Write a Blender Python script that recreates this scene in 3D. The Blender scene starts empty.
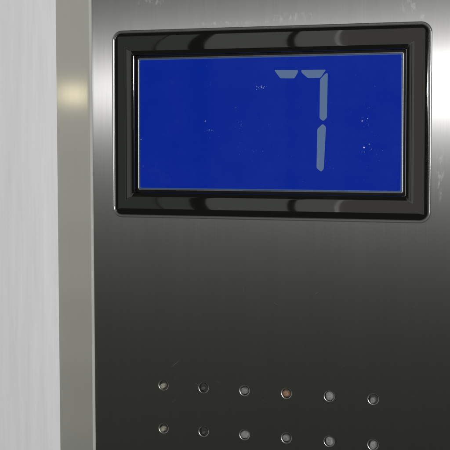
import bpy, bmesh, math, random
from mathutils import Vector, Matrix
random.seed(7)
S = bpy.context.scene
COL = S.collection
MM = 0.001

# ------------------------------------------------------------------ camera
cam_d = bpy.data.cameras.new('camera')
cam = bpy.data.objects.new('camera', cam_d)
COL.objects.link(cam)
rm = Matrix(((0.9268206, -0.0205975, 0.3749390),
             (0.3755042, 0.0499708, -0.9254726),
             (0.0003264, 0.9985383, 0.0540484)))
cam.matrix_world = Matrix.Translation((0.16982416, -0.37407314, 0.06640249)) @ rm.to_4x4()
cam_d.sensor_width = 36.0
cam_d.lens = 36.0 * 1500.0 / 450.0
cam_d.clip_start = 0.01
cam_d.clip_end = 50.0
S.camera = cam

# ------------------------------------------------------------------ world
wd = bpy.data.worlds.new('World')
S.world = wd
wd.use_nodes = True
bg = wd.node_tree.nodes['Background']
bg.inputs['Color'].default_value = (0.95, 1.0, 0.92, 1)
bg.inputs['Strength'].default_value = 0.0205

# ------------------------------------------------------------------ lamps
def lamp_point(name, loc, power, radius, color=(1, 1, 1)):
    d = bpy.data.lights.new(name, 'POINT')
    d.energy = power; d.shadow_soft_size = radius; d.color = color
    o = bpy.data.objects.new(name, d); COL.objects.link(o); o.location = loc
    return o

def lamp_area(name, loc, target, sx, sy, radiance, color=(1, 1, 1)):
    d = bpy.data.lights.new(name, 'AREA')
    d.shape = 'RECTANGLE'; d.size = sx; d.size_y = sy
    d.energy = radiance * math.pi * sx * sy
    d.color = color
    o = bpy.data.objects.new(name, d); COL.objects.link(o)
    o.location = loc
    o.rotation_euler = (Vector(target) - Vector(loc)).to_track_quat('-Z', 'Y').to_euler()
    return o

# the camera's flash, just beside the lens
FLASH = lamp_point('flash_lamp', (0.195, -0.372, 0.0965), 6.5, 0.0038, (1.0, 0.99, 0.975))
# unseen area lamps added to put upright reflections in the bezel and screen
def reflection_strip(x0, x1, rad, color, zc=0.11, h=0.32):
    d = bpy.data.lights.new('added_reflection_lamp', 'AREA')
    d.shape = 'RECTANGLE'; d.size = abs(x1 - x0); d.size_y = h
    d.energy = rad * math.pi * d.size * h
    d.color = color
    o = bpy.data.objects.new('added_reflection_lamp', d); COL.objects.link(o)
    o.location = ((x0 + x1) / 2, -0.8, zc)
    o.rotation_euler = (math.radians(90), 0, 0)   # facing +y, towards the wall
reflection_strip(-0.322, -0.250, 0.13, (0.95, 1.0, 0.95))
reflection_strip(-0.243, -0.2095, 0.145, (1.0, 1.0, 0.97))
reflection_strip(-0.2088, -0.2048, 0.34, (1.0, 0.98, 0.93))
reflection_strip(-0.2040, -0.02, 0.10, (1.0, 0.95, 0.88))
reflection_strip(-0.52, -0.368, 0.055, (0.92, 1.0, 0.82))
reflection_strip(-0.366, -0.337, 0.075, (0.92, 1.0, 0.85))
# unseen lamps added to brighten fold and side, then the small warm downlight
lamp_area('added_reflection_lamp', (-0.75, -0.36, 0.12), (0, -0.05, 0.06), 0.20, 0.8, 0.95, (1.0, 1.0, 0.93))
for zc, h, rad in ((0.485, 0.73, 0.44), (0.09, 0.06, 0.425), (0.03, 0.06, 0.40), (-0.03, 0.06, 0.37), (-0.09, 0.06, 0.33), (-0.15, 0.06, 0.29), (-0.365, 0.37, 0.255)):
    lamp_area('added_reflection_lamp', (-0.85, -0.10, zc), (-0.1, -0.06, zc), 0.30, h, rad, (1.0, 1.0, 0.93))
lamp_area('ceiling_lamp', (-0.80, -0.026, 0.103), (-0.028, 0.004, 0.085), 0.014, 0.014, 3.0, (1.0, 0.84, 0.55))

# ------------------------------------------------------------------ exposure
S.view_settings.view_transform = 'Standard'
S.view_settings.look = 'None'
S.view_settings.exposure = 0.0
S.view_settings.gamma = 1.0
S.view_settings.use_curve_mapping = False
S.cycles.max_bounces = 8

# ------------------------------------------------------------------ materials
def new_mat(name):
    m = bpy.data.materials.new(name); m.use_nodes = True
    nt = m.node_tree
    return m, nt, nt.nodes['Principled BSDF']

def simple(name, color, rough, metal=0.0, spec=0.5, emit=None, es=0.0, coat=0.0):
    m, nt, b = new_mat(name)
    b.inputs['Base Color'].default_value = (*color, 1)
    b.inputs['Roughness'].default_value = rough
    b.inputs['Metallic'].default_value = metal
    b.inputs['Specular IOR Level'].default_value = spec
    b.inputs['Coat Weight'].default_value = coat
    if emit:
        b.inputs['Emission Color'].default_value = (*emit, 1)
        b.inputs['Emission Strength'].default_value = es
    return m

class G:
    """short hand for building node graphs"""
    def __init__(s, nt): s.nt = nt
    def n(s, t, **kw):
        nd = s.nt.nodes.new(t)
        for k, v in kw.items(): setattr(nd, k, v)
        return nd
    def l(s, a, b): s.nt.links.new(a, b)
    def math(s, op, a, b=None, clamp=False):
        nd = s.n('ShaderNodeMath', operation=op, use_clamp=clamp)
        for i, v in enumerate((a, b)):
            if v is None: continue
            if isinstance(v, (int, float)): nd.inputs[i].default_value = v
            else: s.l(v, nd.inputs[i])
        return nd.outputs[0]
    def coords(s, scale):
        tc = s.n('ShaderNodeTexCoord'); mp = s.n('ShaderNodeMapping')
        mp.inputs['Scale'].default_value = scale
        s.l(tc.outputs['Object'], mp.inputs['Vector'])
        return mp.outputs[0]
    def noise(s, vec, scale, detail=3, rough=0.5):
        nd = s.n('ShaderNodeTexNoise'); nd.inputs['Scale'].default_value = scale
        nd.inputs['Detail'].default_value = detail; nd.inputs['Roughness'].default_value = rough
        s.l(vec, nd.inputs['Vector']); return nd.outputs['Fac']
    def ramp(s, fac, p0, v0, p1, v1):
        nd = s.n('ShaderNodeMapRange'); nd.clamp = True
        s.l(fac, nd.inputs['Value'])
        nd.inputs['From Min'].default_value = p0; nd.inputs['From Max'].default_value = p1
        nd.inputs['To Min'].default_value = v0; nd.inputs['To Max'].default_value = v1
        return nd.outputs[0]

def steel(name, base, smears):
    m, nt, pb = new_mat(name); g = G(nt)
    nt.nodes.remove(pb)
    out = nt.nodes['Material Output']
    tg = g.n('ShaderNodeCombineXYZ'); tg.inputs[2].default_value = 1.0      # the grain runs upright
    def lobe(rough, an):
        nd = g.n('ShaderNodeBsdfAnisotropic', distribution='GGX')
        nd.inputs['Anisotropy'].default_value = an
        g.l(tg.outputs[0], nd.inputs['Tangent'])
        return nd, rough
    la, ra = lobe(0.315, 0.765)
    lb, rb_ = lobe(0.42, 0.60)
    rough = 0.0
    # vertical brushing: streaks stretched along z
    fine = g.noise(g.coords((5200, 5200, 60)), 1.0, 3, 0.6)
    wide = g.noise(g.coords((330, 330, 7)), 1.0, 3, 0.5)
    cloud = g.noise(g.coords((60, 60, 38)), 1.0, 4, 0.55)
    r = g.math('ADD', g.ramp(fine, 0.25, -0.006, 0.75, 0.006), g.ramp(wide, 0.3, -0.0015, 0.7, 0.0015))
    r = g.math('ADD', r, g.ramp(cloud, 0.3, -0.006, 0.7, 0.006))
    col = g.math('ADD', g.ramp(fine, 0.25, base - 0.014, 0.75, base + 0.014), g.ramp(wide, 0.3, -0.005, 0.7, 0.005))
    if smears:
        # dried glue and wiped dirt round the upper edge of the display
        tc = g.n('ShaderNodeTexCoord'); sp = g.n('ShaderNodeSeparateXYZ'); g.l(tc.outputs['Object'], sp.inputs[0])
        tot = None
        for (x, z, rx, rz) in smears:
            dx = g.math('DIVIDE', g.math('SUBTRACT', sp.outputs[0], x * MM), rx * MM)
            dz = g.math('DIVIDE', g.math('SUBTRACT', sp.outputs[2], z * MM), rz * MM)
            d2 = g.math('ADD', g.math('MULTIPLY', dx, dx), g.math('MULTIPLY', dz, dz))
            k = g.math('SUBTRACT', 1.0, d2, True)
            tot = k if tot is None else g.math('MAXIMUM', tot, k)
        grit = g.noise(g.coords((900, 900, 420)), 1.0, 4, 0.65)
        mask = g.math('MULTIPLY', g.ramp(grit, 0.50, 0.0, 0.62, 1.0), g.ramp(tot, 0.1, 0.0, 0.9, 0.30))
        # hair scratches, running across the grain
        scr = None
        for ang, off in ((24, 0.0), (-38, 3.7), (71, 8.1)):
            tc2 = g.n('ShaderNodeTexCoord'); mp = g.n('ShaderNodeMapping', vector_type='TEXTURE')
            mp.inputs['Rotation'].default_value = (0, math.radians(ang), 0)
            mp.inputs['Location'].default_value = (off * 0.1, 0, off * 0.03)
            mp.inputs['Scale'].default_value = (1 / 160, 1 / 160, 1 / 2600)
            g.l(tc2.outputs['Object'], mp.inputs['Vector'])
            k = g.ramp(g.noise(mp.outputs[0], 1.0, 1, 0.4), 0.765, 0.0, 0.86, 0.8)
            scr = k if scr is None else g.math('MAXIMUM', scr, k)
        r = g.math('ADD', r, g.math('MULTIPLY', scr, 0.025))
        mx = g.math('MAXIMUM', mask, g.math('MULTIPLY', scr, 0.11))
    def tint(f):
        cc = g.n('ShaderNodeCombineColor')
        k = g.math('MULTIPLY', col, f)
        g.l(k, cc.inputs[0]); g.l(k, cc.inputs[1]); g.l(g.math('MULTIPLY', k, 0.985), cc.inputs[2])
        return cc.outputs[0]
    bp = g.n('ShaderNodeBump'); bp.inputs['Strength'].default_value = 0.012; bp.inputs['Distance'].default_value = 0.00002
    g.l(fine, bp.inputs['Height'])
    for nd, r0, f in ((la, ra, 0.385), (lb, rb_, 0.24)):
        g.l(tint(f), nd.inputs['Color']); g.l(bp.outputs[0], nd.inputs['Normal'])
        g.l(g.math('ADD', r, r0), nd.inputs['Roughness'])
    add = g.n('ShaderNodeAddShader'); g.l(la.outputs[0], add.inputs[0]); g.l(lb.outputs[0], add.inputs[1])
    ambient_lift = g.n('ShaderNodeBsdfDiffuse'); ambient_lift.inputs['Color'].default_value = (0.0105, 0.0107, 0.0075, 1)   # dim diffuse term standing in for missing ambient reflection
    add2 = g.n('ShaderNodeAddShader'); g.l(add.outputs[0], add2.inputs[0]); g.l(ambient_lift.outputs[0], add2.inputs[1]); add = add2
    df = g.n('ShaderNodeBsdfDiffuse'); df.inputs['Color'].default_value = (0.55, 0.55, 0.53, 1)
    mixs = g.n('ShaderNodeMixShader'); g.l(mx, mixs.inputs[0]); g.l(add.outputs[0], mixs.inputs[1]); g.l(df.outputs[0], mixs.inputs[2])
    g.l(mixs.outputs[0], out.inputs['Surface'])
    return m

def satin(name, c, rough):
    m, nt, b = new_mat(name); g = G(nt)
    b.inputs['Metallic'].default_value = 1.0
    v = g.ramp(g.noise(g.coords((2600, 2600, 40)), 1.0, 3, 0.55), 0.3, 0.985, 0.7, 1.015)
    sc = g.n('ShaderNodeVectorMath', operation='SCALE'); sc.inputs[0].default_value = c
    g.l(v, sc.inputs['Scale']); g.l(sc.outputs[0], b.inputs['Base Color'])
    g.l(g.ramp(g.noise(g.coords((500, 500, 30)), 1.0, 2), 0.3, rough - .002, 0.7, rough + .002), b.inputs['Roughness'])
    return m

PLATE = steel('brushed_steel', 0.29,
              [(38, 99.5, 9, 1.6), (69, 101.5, 3.0, 2.2), (73, 98.8, 3.0, 1.2), (20, 98.6, 14, 0.7), (77.3, 60, 1.2, 10), (-3, 105, 6, 1.0)])
FOLD = simple('fold_highlight_steel', (0.66, 0.66, 0.635), 0.38, 0.5)  # paler half-diffuse steel puts the highlight line into the fold
FLANGE = satin('satin_steel', (0.62, 0.62, 0.585), 0.108)
CHROME = simple('satin_rim', (0.36, 0.37, 0.36), 0.22, 0.8)
LIP = simple('silver_lip', (0.30, 0.30, 0.34), 0.40, 0.9)
HOLE = simple('hole_steel', (0.52, 0.51, 0.48), 0.33, 1.0)
def bezel_mat():
    m, nt, b = new_mat('black_chrome'); g = G(nt)
    b.inputs['Metallic'].default_value = 1.0
    b.inputs['Base Color'].default_value = (0.33, 0.33, 0.315, 1)
    # wiped finger grease: gloss that varies a little from place to place
    g.l(g.ramp(g.noise(g.coords((110, 110, 160)), 1.0, 4, 0.6), 0.35, 0.018, 0.75, 0.038), b.inputs['Roughness'])
    bp = g.n('ShaderNodeBump'); bp.inputs['Strength'].default_value = 0.012; bp.inputs['Distance'].default_value = 0.00005
    g.l(g.noise(g.coords((260, 260, 260)), 1.0, 2, 0.5), bp.inputs['Height']); g.l(bp.outputs[0], b.inputs['Normal'])
    return m
BEZEL = bezel_mat()
SHADOWGAP = simple('gasket_and_gap_shade', (0.005, 0.005, 0.005), 0.7, 0.0, 0.1)  # gasket black, also used as painted shade on the bezel's inner wall

def wall_mat():
    m, nt, b = new_mat('white_ribbed_laminate'); g = G(nt)
    rib = g.noise(g.coords((300, 300, 26)), 1.0, 2, 0.5)
    rib2 = g.noise(g.coords((1300, 1300, 35)), 1.0, 2, 0.5)
    v = g.math('ADD', g.ramp(rib, 0.3, 0.73, 0.7, 0.775), g.ramp(rib2, 0.3, -0.008, 0.7, 0.008))
    cc = g.n('ShaderNodeCombineColor')
    g.l(v, cc.inputs[0]); g.l(g.math('MULTIPLY', v, 0.995), cc.inputs[1]); g.l(g.math('MULTIPLY', v, 1.02), cc.inputs[2])
    g.l(cc.outputs[0], b.inputs['Base Color'])
    b.inputs['Roughness'].default_value = 0.55
    bp = g.n('ShaderNodeBump'); bp.inputs['Strength'].default_value = 0.7; bp.inputs['Distance'].default_value = 0.0003
    g.l(rib, bp.inputs['Height']); g.l(bp.outputs[0], b.inputs['Normal'])
    return m
WALL = wall_mat()

def lcd_mat():
    m, nt, b = new_mat('blue_backlit_lcd'); g = G(nt)
    # thin film of dust and finger grease on the glass
    film = g.math('MULTIPLY', g.ramp(g.noise(g.coords((38, 38, 60)), 1.0, 5, 0.62), 0.42, 0.0, 0.72, 1.0), g.ramp(g.noise(g.coords((700, 700, 900)), 1.0, 3, 0.6), 0.3, 0.3, 0.7, 1.0))
    fc = g.n('ShaderNodeVectorMath', operation='MULTIPLY_ADD')
    fc.inputs[0].default_value = (0.005, 0.008, 0.014); fc.inputs[2].default_value = (0.002, 0.004, 0.02)
    cx = g.n('ShaderNodeCombineXYZ')
    for i in range(3): g.l(film, cx.inputs[i])
    g.l(cx.outputs[0], fc.inputs[1]); g.l(fc.outputs[0], b.inputs['Base Color'])
    b.inputs['Roughness'].default_value = 0.06
    b.inputs['Specular IOR Level'].default_value = 0.3
    b.inputs['Emission Color'].default_value = (0.0001, 0.0150, 0.275, 1)
    b.inputs['Emission Strength'].default_value = 0.90
    return m
LCD = lcd_mat()
SEG = simple('lcd_segment', (0.03, 0.04, 0.05), 0.06, 0.0, 0.3, (0.066, 0.116, 0.235), 1.0)
DUST_REFL = simple('glass_dust_and_reflection', (0.19, 0.25, 0.46), 0.6)
GRIT_REFL = simple('glass_grit_and_reflection', (0.5, 0.55, 0.72), 0.6)

# ------------------------------------------------------------------ mesh helpers
def link(name, bm, mat, parent=None, smooth=True, label=None):
    me = bpy.data.meshes.new(name); 
    bmesh.ops.recalc_face_normals(bm, faces=bm.faces[:])
    bm.to_mesh(me); bm.free()
    for p in me.polygons: p.use_smooth = smooth
    me.materials.append(mat)
    o = bpy.data.objects.new(name, me); COL.objects.link(o)
    if parent: o.parent = parent
    if label: o['label'] = label
    return o

def lean(z):
    return 0.0057 * (106.0 - z)      # the panel's edge is not quite plumb with the display

def P(x, z, h):
    """plate coordinates in mm: x right, z up, h towards the viewer"""
    return Vector((x * MM, -h * MM, z * MM))

def rrect(x0, x1, z0, z1, r, n=10):
    pts = []
    for cx, cz, a0 in ((x1 - r, z1 - r, 0), (x0 + r, z1 - r, 90), (x0 + r, z0 + r, 180), (x1 - r, z0 + r, 270)):
        for k in range(n + 1):
            a = math.radians(a0 + 90 * k / n)
            pts.append((cx + r * math.cos(a), cz + r * math.sin(a)))
    return pts

def ring(rect, profile, ro, rmin, n=10):
    """sweep a profile (inset, height) round a rounded rectangle"""
    x0, x1, z0, z1 = rect
    bm = bmesh.new(); loops = []
    for u, h in profile:
        r = max(ro - u, rmin)
        loops.append([bm.verts.new(P(x, z, h)) for x, z in rrect(x0 + u, x1 - u, z0 + u, z1 - u, r, n)])
    for a, b in zip(loops, loops[1:]):
        L = len(a)
        for i in range(L):
            bm.faces.new((a[i], a[(i + 1) % L], b[(i + 1) % L], b[i]))
    return bm

def arc(cu, ch, r, a0, a1, n):
    return [(cu + r * math.cos(math.radians(a0 + (a1 - a0) * k / n)), ch + r * math.sin(math.radians(a0 + (a1 - a0) * k / n))) for k in range(n + 1)]

# ------------------------------------------------------------------ wall behind
XB = -21.2            # where the steel front bends back
T = math.radians(30)
RB, LF = 3.2, 17.4    # bend radius, width of the slanted side
DEPTH = RB * (1 - math.cos(T)) + LF * math.sin(T)
XE = XB - RB * math.sin(T) - LF * math.cos(T)
bm = bmesh.new()
vs = [P(x, z, -DEPTH - o) for o in (0.0, 12.0) for x, z in ((-420, -300), (140, -300), (140, 420), (-420, 420))]
vs = [bm.verts.new(v) for v in vs]
for f in ((0, 1, 2, 3), (4, 5, 6, 7), (0, 1, 5, 4), (1, 2, 6, 5), (2, 3, 7, 6), (3, 0, 4, 7)):
    bm.faces.new([vs[i] for i in f])
w = link('wall', bm, WALL, None, False)
w['kind'] = 'structure'

# ------------------------------------------------------------------ the panel
panel = bpy.data.objects.new('elevator_panel', None)
COL.objects.link(panel)
panel.location = P(25, -120, -DEPTH)
panel['label'] = 'brushed steel lift panel with a blue display reading 7 and rows of small round holes'
panel['category'] = 'lift panel'
PINV = Matrix.Translation(-panel.location)

def part(name, bm, mat, parent=None, smooth=True, label=None):
    o = link(name, bm, mat, parent or panel, smooth, label)
    if parent is None: o.matrix_parent_inverse = PINV
    return o

RECT = (-15.0, 74.6, 46.5, 97.1)
HR = 1.55             # hole radius in the plate (with its worn lip)
HOLES = [(12.0 * i, -12.0 * j) for j in range(4) for i in range(6)]

# face plate: one flat sheet with the display cut-out and the holes
bm = bmesh.new()
def loop(pts):
    v = [bm.verts.new(P(x, z, 0)) for x, z in pts]
    return [bm.edges.new((v[i], v[(i + 1) % len(v)])) for i in range(len(v))]
edges = loop([(XB + lean(-120), -120), (125, -120), (125, 240), (XB + lean(240), 240)])
x0, x1, z0, z1 = RECT
edges += loop(rrect(x0 + .3, x1 - .3, z0 + .3, z1 - .3, 2.3, 10))
for hx, hz in HOLES:
    edges += loop([(hx + HR * math.cos(2 * math.pi * k / 32), hz + HR * math.sin(2 * math.pi * k / 32)) for k in range(32)])
bmesh.ops.triangle_fill(bm, use_beauty=True, edges=edges)
face = part('faceplate', bm, PLATE, None, False)

# slanted side of the steel, bent back to the wall
bm = bmesh.new()
prof = [(XB - RB * math.sin(T * k / 10), -RB * (1 - math.cos(T * k / 10))) for k in range(11)]
nx, nh = prof[-1]
for k in range(1, 13):
    prof.append((nx - LF * math.cos(T) * k / 12, nh - LF * math.sin(T) * k / 12))
prev = None
zs = [-120 + 30 * i for i in range(13)]
cols = [[bm.verts.new(P(x + lean(z), z, h)) for z in zs] for x, h in prof]
for a, b in zip(cols, cols[1:]):
    for i in range(len(zs) - 1):
        bm.faces.new((a[i], a[i + 1], b[i + 1], b[i]))
fl = part('side_flange', bm, FLANGE, None, True, 'plain satin steel side slanting back to the white wall')
fl.data.materials.append(PLATE); fl.data.materials.append(FOLD)
for p in fl.data.polygons:
    px = p.center.x / MM - lean(p.center.z / MM)
    if px > nx + 0.05: p.material_index = 1 if px > XB - 0.3 * RB * math.sin(T) else 2

# ---- display: bezel, rim, lip, screen, segments
bez_prof = [(0.36, -0.6)]
u, h = 0.36, 0.18
turn = []                                     # a soft section: tilt of the surface (degrees) and radius
for rad, t0, t1, n in ((0.35, -84, -22, 8), (1.2, -22, -10, 5), (3.2, -10, -4.2, 8), (27.4, -4.2, 4.2, 16), (2.4, 4.2, 10, 4), (6.0, 10, 16, 8), (2.4, 16, 22, 4), (0.42, 22, 86, 9)):
    for k in range(n):
        turn.append((rad, t0 + (t1 - t0) * (k + 0.5) / n, math.radians((t1 - t0) / n)))
bez_prof.append((u, h))
for rad, t, dt in turn:
    u += rad * math.cos(math.radians(t)) * dt
    h -= rad * math.sin(math.radians(t)) * dt
    bez_prof.append((u, h))
bez_prof += [(u + 0.03, -0.2), (u + 0.03, -1.4)]
bezel = part('display_bezel', ring(RECT, bez_prof, 2.6, 0.45, 12), BEZEL, None, True, 'glossy black bezel with rounded corners')
bezel.data.materials.append(SHADOWGAP)
for p in bezel.data.polygons[-len(bezel.data.polygons) // (len(bez_prof) - 1) * 2:]: p.material_index = 1  # inner wall blackened to stand for shade in the gap
rim = part('rim', ring(RECT, [(-0.42, -0.3)] + arc(-0.02, -0.1, 0.40, 175, 10, 10) + [(0.38, -0.3)], 2.6, 0.4, 12), CHROME, bezel)
gap = part('gasket', ring(RECT, [(6.55, -1.1), (7.6, -1.1)], 2.6, 0.4, 6), SHADOWGAP, bezel, False)

lip = part('screen_frame', ring(RECT, [(7.10, -1.2)] + arc(7.33, -0.60, 0.18, 180, 0, 10) + [(7.53, -1.2)], 2.6, 0.5, 10), LIP, None, True, 'thin bright metal frame round the blue screen')

SCH = -0.60
bm = bmesh.new()
sx0, sx1, sz0, sz1 = x0 + 7.5, x1 - 7.5, z0 + 7.5, z1 - 7.5
fr = [bm.verts.new(P(x, z, SCH)) for x, z in rrect(sx0, sx1, sz0, sz1, 0.4, 4)]
bk = [bm.verts.new(P(x, z, SCH - 1.5)) for x, z in rrect(sx0, sx1, sz0, sz1, 0.4, 4)]
bm.faces.new(fr); bm.faces.new(bk)
for i in range(len(fr)):
    bm.faces.new((fr[i], fr[(i + 1) % len(fr)], bk[(i + 1) % len(fr)], bk[i]))
screen = part('display_screen', bm, LCD, None, False, 'blue backlit screen showing the numeral 7')

border = part('screen_border', ring(RECT, [(7.46, SCH + .012), (7.82, SCH + .012)], 2.6, 0.4, 6), simple('polariser_edge', (0.045, 0.085, 0.2), 0.3), screen, False)

# the numeral 7: four liquid-crystal segments, measured on the screen plane (mm)
SEGS = [[(32.32, 85.92), (39.03, 85.8), (38.95, 85.2), (38.01, 83.64), (34.04, 83.71)],
        [(39.87, 85.79), (46.71, 85.74), (45.23, 83.68), (41.7, 83.66), (39.95, 85.16)],
        [(47.2, 84.9), (47.03, 73.22), (46.02, 72.34), (45.0, 73.1), (45.1, 83.27), (46.57, 84.75)],
        [(45.89, 71.64), (46.77, 70.85), (46.21, 59.85), (45.5, 59.06), (44.22, 60.05), (44.4, 70.31)]]
def soften(pts, q=0.22):
    out = []
    for i, p in enumerate(pts):
        for o in (pts[i - 1], pts[(i + 1) % len(pts)]):
            d = math.hypot(o[0] - p[0], o[1] - p[1]); t = min(q / d, 0.35)
            out.append((p[0] + (o[0] - p[0]) * t, p[1] + (o[1] - p[1]) * t))
    return out
for pts in SEGS:
    pts = soften(pts)
    bm = bmesh.new()
    a = [bm.verts.new(P(x - 0.23, z, SCH + 0.03)) for x, z in pts]
    b = [bm.verts.new(P(x - 0.23, z, SCH + 0.004)) for x, z in pts]
    bm.faces.new(a); bm.faces.new(b)
    for i in range(len(a)):
        bm.faces.new((a[i], a[(i + 1) % len(a)], b[(i + 1) % len(a)], b[i]))
    part('digit_segment', bm, SEG, screen, False)

# dust and grit on the glass, plus a reflection smear drawn as flecks
def flecks(name, spots, mat):
    bm = bmesh.new()
    for x, z, r in spots:
        n = 6; a0 = random.random() * 6.3; st = random.uniform(0.45, 1.0); ang = random.random() * 3.14
        ring_ = []
        for k in range(n):
            a = a0 + 2 * math.pi * k / n; q = r * random.uniform(0.7, 1.15)
            px, pz = q * math.cos(a), q * st * math.sin(a)
            ring_.append(bm.verts.new(P(x + px * math.cos(ang) - pz * math.sin(ang), z + px * math.sin(ang) + pz * math.cos(ang), SCH + 0.005)))
        top = bm.verts.new(P(x, z, SCH + 0.005 + r * 0.5))
        for i in range(n):
            bm.faces.new((ring_[i], ring_[(i + 1) % n], top))
    o = part(name, bm, mat, screen, False)
    o['kind'] = 'stuff'
flecks_soft, flecks_bright = ([(28.31, 81.47, 14, 0.84, 0.34, 0.1), (12.17, 72.55, 4, 0.22, 0.17, 0.09), (13.63, 70.12, 8, 0.84, 0.14, 0.07), (22.61, 71.43, 14, 0.84, 0.84, 0.06), (13.93, 82.48, 4, 0.14, 0.56, 0.06), (20.88, 75.71, 4, 0.22, 0.34, 0.07), (26.06, 64.49, 8, 1.4, 0.22, 0.06), (56.55, 72.57, 10, 0.56, 1.12, 0.07), (58.21, 64.82, 8, 1.68, 0.28, 0.07), (57.07, 75.92, 8, 0.84, 0.84, 0.05), (59.72, 81.29, 4, 0.28, 0.28, 0.06), (25.48, 67.42, 20, 3.92, 2.52, 0.05), (47.91, 60.88, 12, 5.6, 2.24, 0.045), (59.27, 67.4, 16, 2.24, 3.92, 0.05)], [(27.12, 81.62, 0.16), (27.12, 80.83, 0.14), (28.45, 81.47, 0.2), (28.97, 81.2, 0.18), (29.3, 81.59, 0.14), (56.42, 72.31, 0.3), (57.89, 72.95, 0.17), (56.91, 65.46, 0.33), (58.36, 66.29, 0.16), (57.13, 64.3, 0.12), (59.01, 65.07, 0.1), (61.96, 64.69, 0.12), (12.23, 72.55, 0.18), (13.34, 70.12, 0.13), (14.21, 70.04, 0.13), (-6.92, 67.58, 0.17), (-6.34, 60.3, 0.1)])  # the upper cluster left of the numeral draws a reflection smear
sp = []
for x, z, n, sx, sz, r in flecks_soft:
    for _ in range(n):
        sp.append((x + random.gauss(0, sx), z + random.gauss(0, sz), r * random.uniform(0.5, 1.2)))
for _ in range(40):
    sp.append((random.uniform(sx0 + 1, sx1 - 1), random.uniform(sz0 + 1, sz1 - 1), random.uniform(0.02, 0.045)))
flecks('dust_and_reflection', sp, DUST_REFL)
flecks('grit', [(x, z, r * 0.8) for x, z, r in flecks_bright if r > .165], GRIT_REFL)  # includes part of the drawn reflection smear
flecks('dust_and_reflection', [(x, z, r * 1.1) for x, z, r in flecks_bright if r <= .165], DUST_REFL)

# ---- speaker holes: a worn lip, a bore, and what shows at the bottom
def hole_mat(name, c, rough=0.7, metal=0.0):
    m, nt, b = new_mat(name); g = G(nt)
    v = g.ramp(g.noise(g.coords((2200, 2200, 2200)), 1.0, 3, 0.6), 0.3, 0.6, 0.7, 1.35)
    mixn = g.n('ShaderNodeVectorMath', operation='SCALE')
    mixn.inputs[0].default_value = c; g.l(v, mixn.inputs['Scale'])
    g.l(mixn.outputs[0], b.inputs['Base Color'])
    b.inputs['Roughness'].default_value = rough; b.inputs['Metallic'].default_value = metal
    return m
DARKBACK = simple('dark_cloth_and_bore_shade', (0.02, 0.02, 0.02), 0.8)
GRIME = {'tan': hole_mat('tan_grime', (0.22, 0.21, 0.17)), 'mid': hole_mat('grey_grime', (0.15, 0.15, 0.145)),
         'grey': hole_mat('pale_grey_grime', (0.17, 0.17, 0.165)), 'rust': hole_mat('rusty_grime', (0.20, 0.12, 0.075)),
         'dark': hole_mat('dark_grime', (0.05, 0.05, 0.05))}
# what has settled in each hole: kind, radius of the fill, how far it sits towards the lower left
KIND = [('tan', .78, .48), ('dark', .62, .30), ('mid', .95, .35), ('rust', .88, .34), ('grey', 1.12, .18), ('mid', .80, .45),
        ('tan', .76, .50), ('dark', .55, .40), ('grey', 1.15, .15), ('mid', .90, .36), ('grey', 1.16, .14), ('grey', 1.02, .24)]
for i, (hx, hz) in enumerate(HOLES):
    kind, gr, go = KIND[i] if i < 12 else random.choice(KIND)
    bm = bmesh.new(); N = 32; lw = random.uniform(.20, .34)
    prof = [(HR, 0.0)] + [(HR - lw * math.sin(math.radians(a)), -lw * (1 - math.cos(math.radians(a)))) for a in (15, 30, 45, 60, 75, 90)] + [(HR - lw, -0.42), (HR - lw + .01, -1.6)]
    rows = [[bm.verts.new(P(hx + r * math.cos(2 * math.pi * k / N), hz + r * math.sin(2 * math.pi * k / N), h)) for k in range(N)] for r, h in prof]
    for a, b in zip(rows, rows[1:]):
        for k in range(N):
            bm.faces.new((a[k], a[(k + 1) % N], b[(k + 1) % N], b[k]))
    h = part('speaker_hole', bm, HOLE, None, True)
    h.data.materials.append(DARKBACK)
    for p in h.data.polygons[-N:]: p.material_index = 1  # deep bore wall coloured dark for the shade inside the hole
    bm = bmesh.new(); rb = HR - lw + 0.01
    bm.faces.new([bm.verts.new(P(hx + rb * math.cos(2 * math.pi * k / N), hz + rb * math.sin(2 * math.pi * k / N), -1.5)) for k in range(N)])
    part('speaker_cloth', bm, DARKBACK, h, False)
    # a plug of grime, leaning on the lower left of the bore
    bm = bmesh.new(); ca = math.radians(random.uniform(205, 240)); go *= 1.35; ox, oz = go * math.cos(ca), go * math.sin(ca)
    c = bm.verts.new(P(hx + ox, hz + oz, -0.24)); rings = []
    for q, hh in ((0.4, -0.22), (0.75, -0.30), (0.95, -0.45), (1.0, -1.5)):
        rr = []
        for k in range(24):
            a = 2 * math.pi * k / 24
            w_ = gr * q * (1 + 0.09 * math.sin(2 * a + i) + random.uniform(-.05, .05))
            x, z = ox + w_ * math.cos(a), oz + w_ * math.sin(a)
            d = math.hypot(x, z)
            if d > rb - .01: x, z = x * (rb - .01) / d, z * (rb - .01) / d
            rr.append(bm.verts.new(P(hx + x, hz + z, hh + (random.uniform(-.05, .05) if q < 1 else 0))))
        rings.append(rr)
    for k in range(24):
        bm.faces.new((c, rings[0][k], rings[0][(k + 1) % 24]))
        for a, b in zip(rings, rings[1:]):
            bm.faces.new((a[k], a[(k + 1) % 24], b[(k + 1) % 24], b[k]))
    part('grime', bm, GRIME[kind], h, True)
